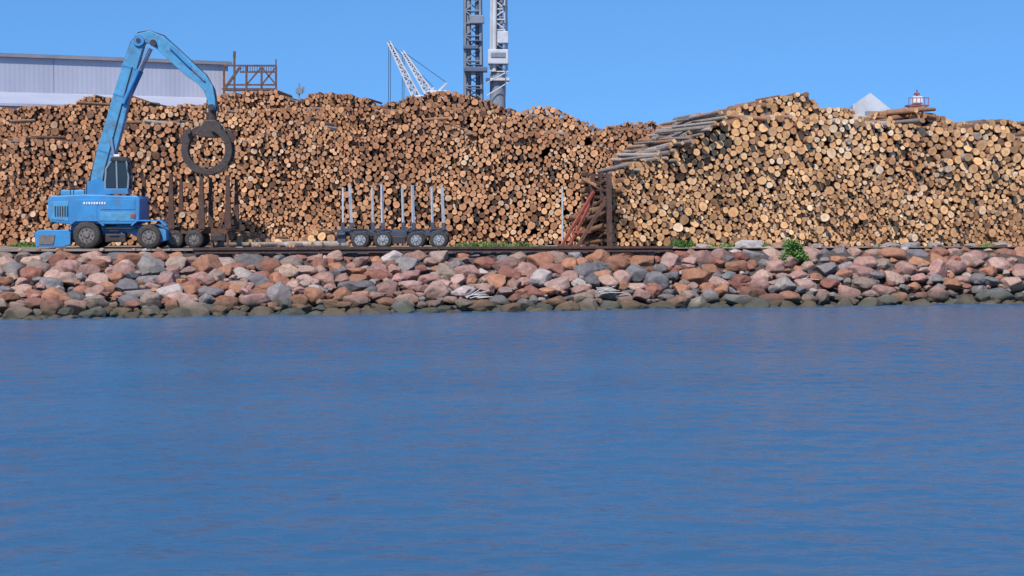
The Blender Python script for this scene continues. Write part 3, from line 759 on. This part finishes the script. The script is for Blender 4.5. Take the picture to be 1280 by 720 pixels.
c1.bar((x,DC,51),(x-14,DC-6,70),1.4,1.4,GREYP)
c1.obj('harbour_crane')
c2=MB(); x=pw_(622,0).x
c2.cyl((x,DC,GZ),(x,DC,pw_(0,92).z),1.4,GREYP,20,1.15)
c2.box((x,DC,pw_(0,100).z),(3.6,3.6,0.4),WP,0.05)
c2.box((x+0.1,DC-0.4,pw_(0,72).z),(3.1,3.4,2.2),WP,0.15)
c2.box((x+0.1,DC-2.15,pw_(0,70).z),(2.2,0.2,0.7),GREYP,0.03)
c2.box((x+0.8,DC-1.0,pw_(0,48).z),(1.7,2.2,1.8),WP,0.15)
lattice(c2,(x+0.2,DC,pw_(0,90).z),(x+0.2,DC,54),2.3,1.8,18,WP,0.36,0.18)
c2.box((x+0.1,DC+0.1,(pw_(0,90).z+54)/2),(1.3,1.1,54-pw_(0,90).z),GREYP,0.1)
for k in range(9): c2.box((x+1.1,DC-1.4,pw_(0,95).z+k*2.6),(0.8,0.8,0.1),DKB)
c2.cyl((x-0.5,DC-1.2,pw_(0,90).z),(x-0.3,DC-1.2,54),0.36,WP,10)
c2.bar((x+1.2,DC-1.7,pw_(0,120).z),(x+1.2,DC-1.7,54),0.12,0.4,DKB)
for a_,b_ in ((120,104),(104,90)): c2.bar((x-1.6,DC-1.8,pw_(0,a_).z),(x+1.6,DC-1.8,pw_(0,b_).z),0.1,0.15,WP)
c2.bar((x,DC,53),(x+14,DC-6,72),1.4,1.4,WP)
c2.obj('harbour_crane.001')
for nm,pa,pb,wa,wb in (('dockside_crane',(524,128),(486,52),2.6,0.7),('dockside_crane.001',(540,122),(503,64),2.6,0.6)):
    c=MB(); dd=300; A=W(pa[0],pa[1],dd);B=W(pb[0],pb[1],dd)
    lattice(c,A,B,wa*0.5,wb*0.6,11,WP,0.22,0.11)
    for sgn in (-1,1): c.bar(A+Vector((sgn*0.45,0,0)),B+Vector((0,0,0)),0.3,0.3,WP)
    c.cyl((A.x+1,dd,GZ),(A.x+0.5,dd,A.z),1.2,WP,16,0.9); c.box((A.x+1.0,dd,A.z+0.2),(3.2,2.5,1.8),WP,0.1)
    T=A+Vector((2.4,0,2.4)); c.bar(A,T,0.3,0.3,WP); c.cyl(T,B,0.05,DSTEEL,5)
    c.cyl(B,(B.x-0.2,dd,6),0.05,DSTEEL,5); c.cyl(B+Vector((0.3,0,0)),(B.x+0.1,dd,6),0.05,DSTEEL,5)
    c.obj(nm)
th=MB(); dd=160
ap=W(1088,116,dd); l=W(1066,131,dd); r=W(1114,137,dd)
V=[(l.x,dd,GZ),(r.x,dd,GZ),(r.x,dd,r.z),(ap.x,dd,ap.z),(l.x,dd,l.z)]
V2=[(x_+3,y_+25,z_) for x_,y_,z_ in V]
th.add(V+V2,[(0,1,2,3,4),(3,2,7,8),(4,3,8,9),(1,6,7,2),(0,4,9,5)],WP)
th.box(((l.x+r.x)/2,dd-0.05,(l.z+r.z)/2-0.6),(1.2,0.08,0.5),GREYP)
th.obj('storage_tent')
sgt=MB(); dd=170; c=W(1146,127,dd)
lattice(sgt,(c.x,dd,GZ),(c.x,dd,c.z-0.5),1.6,1.2,9,WHITE,0.14,0.08)
sgt.box((c.x,dd,c.z-0.4),(1.9,1.6,0.16),REDR); 
for k in range(6): sgt.bar((c.x-0.9+k*0.36,dd-0.8,c.z-0.3),(c.x-0.9+k*0.36,dd-0.8,c.z+0.3),0.06,0.06,REDR)
sgt.bar((c.x-0.95,dd-0.8,c.z+0.3),(c.x+0.95,dd-0.8,c.z+0.3),0.08,0.08,REDR)
sgt.box((c.x,dd,c.z+0.1),(0.9,0.8,0.7),WHITE,0.05); sgt.cyl((c.x,dd,c.z+0.4),(c.x,dd,c.z+1.1),0.06,REDR,8); sgt.box((c.x,dd,c.z+0.7),(0.5,0.3,0.2),REDR,0.03)
sgt.obj('signal_tower')

# ---------------------------------------------------------------- vegetation
mgr,nt,b=newmat('grass_blades')
r_=attr(nt,'rnd').outputs['Fac']
c=ramp(nt,r_,[(0,(0.05,0.11,0.02)),(0.6,(0.10,0.22,0.04)),(1,(0.24,0.22,0.10))])
nt.links.new(c,b.inputs['Base Color']); b.inputs['Roughness'].default_value=0.7
def blades(name,spots):
    V=[];Fc=[];R=[]
    for (x,y,z,rad,h,n,dry) in spots:
        for k in range(n):
            a=random.uniform(0,6.28); rr=rad*random.random()**0.5; px=x+math.cos(a)*rr; py=y+math.sin(a)*rr*0.6
            hh=h*random.uniform(0.4,1)*(1-0.5*(rr/rad)**2); b0=random.uniform(0,6.28); w=random.uniform(0.02,0.05)
            lx=random.gauss(0,0.35)*hh; ly=random.gauss(0,0.35)*hh; o=len(V)
            dx,dy=math.cos(b0)*w,math.sin(b0)*w
            V+=[(px-dx,py-dy,z),(px+dx,py+dy,z),(px+lx*.5+dx*1.3,py+ly*.5+dy*1.3,z+hh*.6),(px+lx*.5-dx*1.3,py+ly*.5-dy*1.3,z+hh*.6),(px+lx,py+ly,z+hh)]
            Fc+=[(o,o+1,o+2,o+3),(o+3,o+2,o+4)]; v=min(1,max(0,random.gauss(0.4+dry,0.2))); R+=[v]*5
    me=bpy.data.meshes.new(name); me.from_pydata(V,[],Fc); a=me.attributes.new('rnd','FLOAT','POINT'); a.data.foreach_set('value',R)
    me.materials.append(mgr); o=bpy.data.objects.new(name,me); scene.collection.objects.link(o)
sp_=[]
for k in range(60):
    px=random.choice([random.uniform(560,690),random.uniform(570,640),random.uniform(840,960),random.uniform(1080,1280),random.uniform(0,60)])
    Y=random.uniform(102.5,105); X=(px-640)/F*Y; sp_.append((X,Y,GZ,random.uniform(0.2,0.5),random.uniform(0.15,0.4),60,random.uniform(0,0.5)))
for px in (845,852,860): sp_.append(((px-640)/F*102,102,GZ,0.35,0.55,160,0))
blades('grass',sp_)
def leafball(name,c,rx,rz,n):
    V=[];Fc=[];R=[]
    cl=[(random.gauss(0,0.45)*rx,random.gauss(0,0.4)*rx,random.uniform(0,1)*rz) for _ in range(18)]
    for k in range(n):
        q0=random.choice(cl); p=Vector((c[0]+q0[0]+random.gauss(0,0.13),c[1]+q0[1]+random.gauss(0,0.13),c[2]+q0[2]+random.gauss(0,0.11)))
        s_=random.uniform(0.05,0.10); E=Euler((random.uniform(-0.6,1.4),random.uniform(-1,1),random.uniform(0,6))).to_matrix()
        o=len(V)
        for d in ((-s_,0,0),(0,-s_*.5,0),(s_,0,0),(0,s_*.5,0)): V.append(p+E@Vector(d))
        Fc.append((o,o+1,o+2,o+3)); R+=[min(0.8,max(0,random.gauss(0.5,0.15)))]*4
    me=bpy.data.meshes.new(name); me.from_pydata([tuple(v) for v in V],[],Fc); a=me.attributes.new('rnd','FLOAT','POINT'); a.data.foreach_set('value',R)
    me.materials.append(mgr); o=bpy.data.objects.new(name,me); scene.collection.objects.link(o)
p=W(993,314,99.6); leafball('bush',(p.x,99.4,GZ-0.65),0.6,1.0,2800)
dw=MB(); DWM=simple('bleached_wood',(0.5,0.46,0.41),0.8,0,0.15,4)
for px,py,n in ((600,372,6),(765,366,4),(1010,352,2)):
    for k in range(n):
        Y=Dw((px-640)/25)+ (390-py)*0.085+0.1; c=W(px+random.uniform(-8,8),py+random.uniform(-3,3),Y); a=random.gauss(0,0.5)
        d=Vector((math.cos(a),0.2,math.sin(a)*0.5))*random.uniform(0.3,0.7); dw.cyl(c-d+Vector((0,-.6,0.15)),c+d+Vector((0,-.6,0.15)),0.03,DWM,6,0.018)
dw.obj('driftwood')

# ---------------------------------------------------------------- light, sky, camera
EL=math.radians(49); AZ=math.radians(-158)
sd=Vector((math.sin(AZ)*math.cos(EL),math.cos(AZ)*math.cos(EL),math.sin(EL)))
sun=bpy.data.lights.new('sun','SUN'); sun.energy=5.0; sun.angle=math.radians(0.5); sun.color=(1.0,0.93,0.84)
so=bpy.data.objects.new('sun',sun); scene.collection.objects.link(so); so.rotation_euler=sd.to_track_quat('Z','Y').to_euler()
w=bpy.data.worlds.new('World'); scene.world=w; w.use_nodes=True; nt=w.node_tree
bg=nt.nodes['Background']; sky=nt.nodes.new('ShaderNodeTexSky'); sky.sky_type='NISHITA'; sky.sun_disc=False
sky.sun_elevation=EL; sky.sun_rotation=AZ%(2*math.pi); sky.air_density=1.0; sky.dust_density=0.2; sky.ozone_density=3.0
tc_=nt.nodes.new('ShaderNodeTexCoord'); ad=nt.nodes.new('ShaderNodeVectorMath'); ad.operation='ADD'; ad.inputs[1].default_value=(0,0,0.22)
nt.links.new(tc_.outputs['Generated'],ad.inputs[0]); nm=nt.nodes.new('ShaderNodeVectorMath'); nm.operation='NORMALIZE'
nt.links.new(ad.outputs[0],nm.inputs[0]); nt.links.new(nm.outputs[0],sky.inputs['Vector'])
tint=mix(nt,1.0,sky.outputs[0],(0.60,0.99,1.28),'MULTIPLY')
nt.links.new(tint,bg.inputs['Color']); bg.inputs['Strength'].default_value=0.145
cam=bpy.data.cameras.new('camera'); cam.sensor_width=36; cam.lens=F/1280*36; cam.clip_end=8000; cam.clip_start=0.5
co=bpy.data.objects.new('camera',cam); scene.collection.objects.link(co); co.location=(0,0,CH); co.rotation_euler=(math.pi/2-TH,0,0)
scene.camera=co
scene.view_settings.view_transform='Standard'; scene.view_settings.look='None'; scene.view_settings.exposure=0
print('logs',len(SA['P0']),len(SB['P0']))
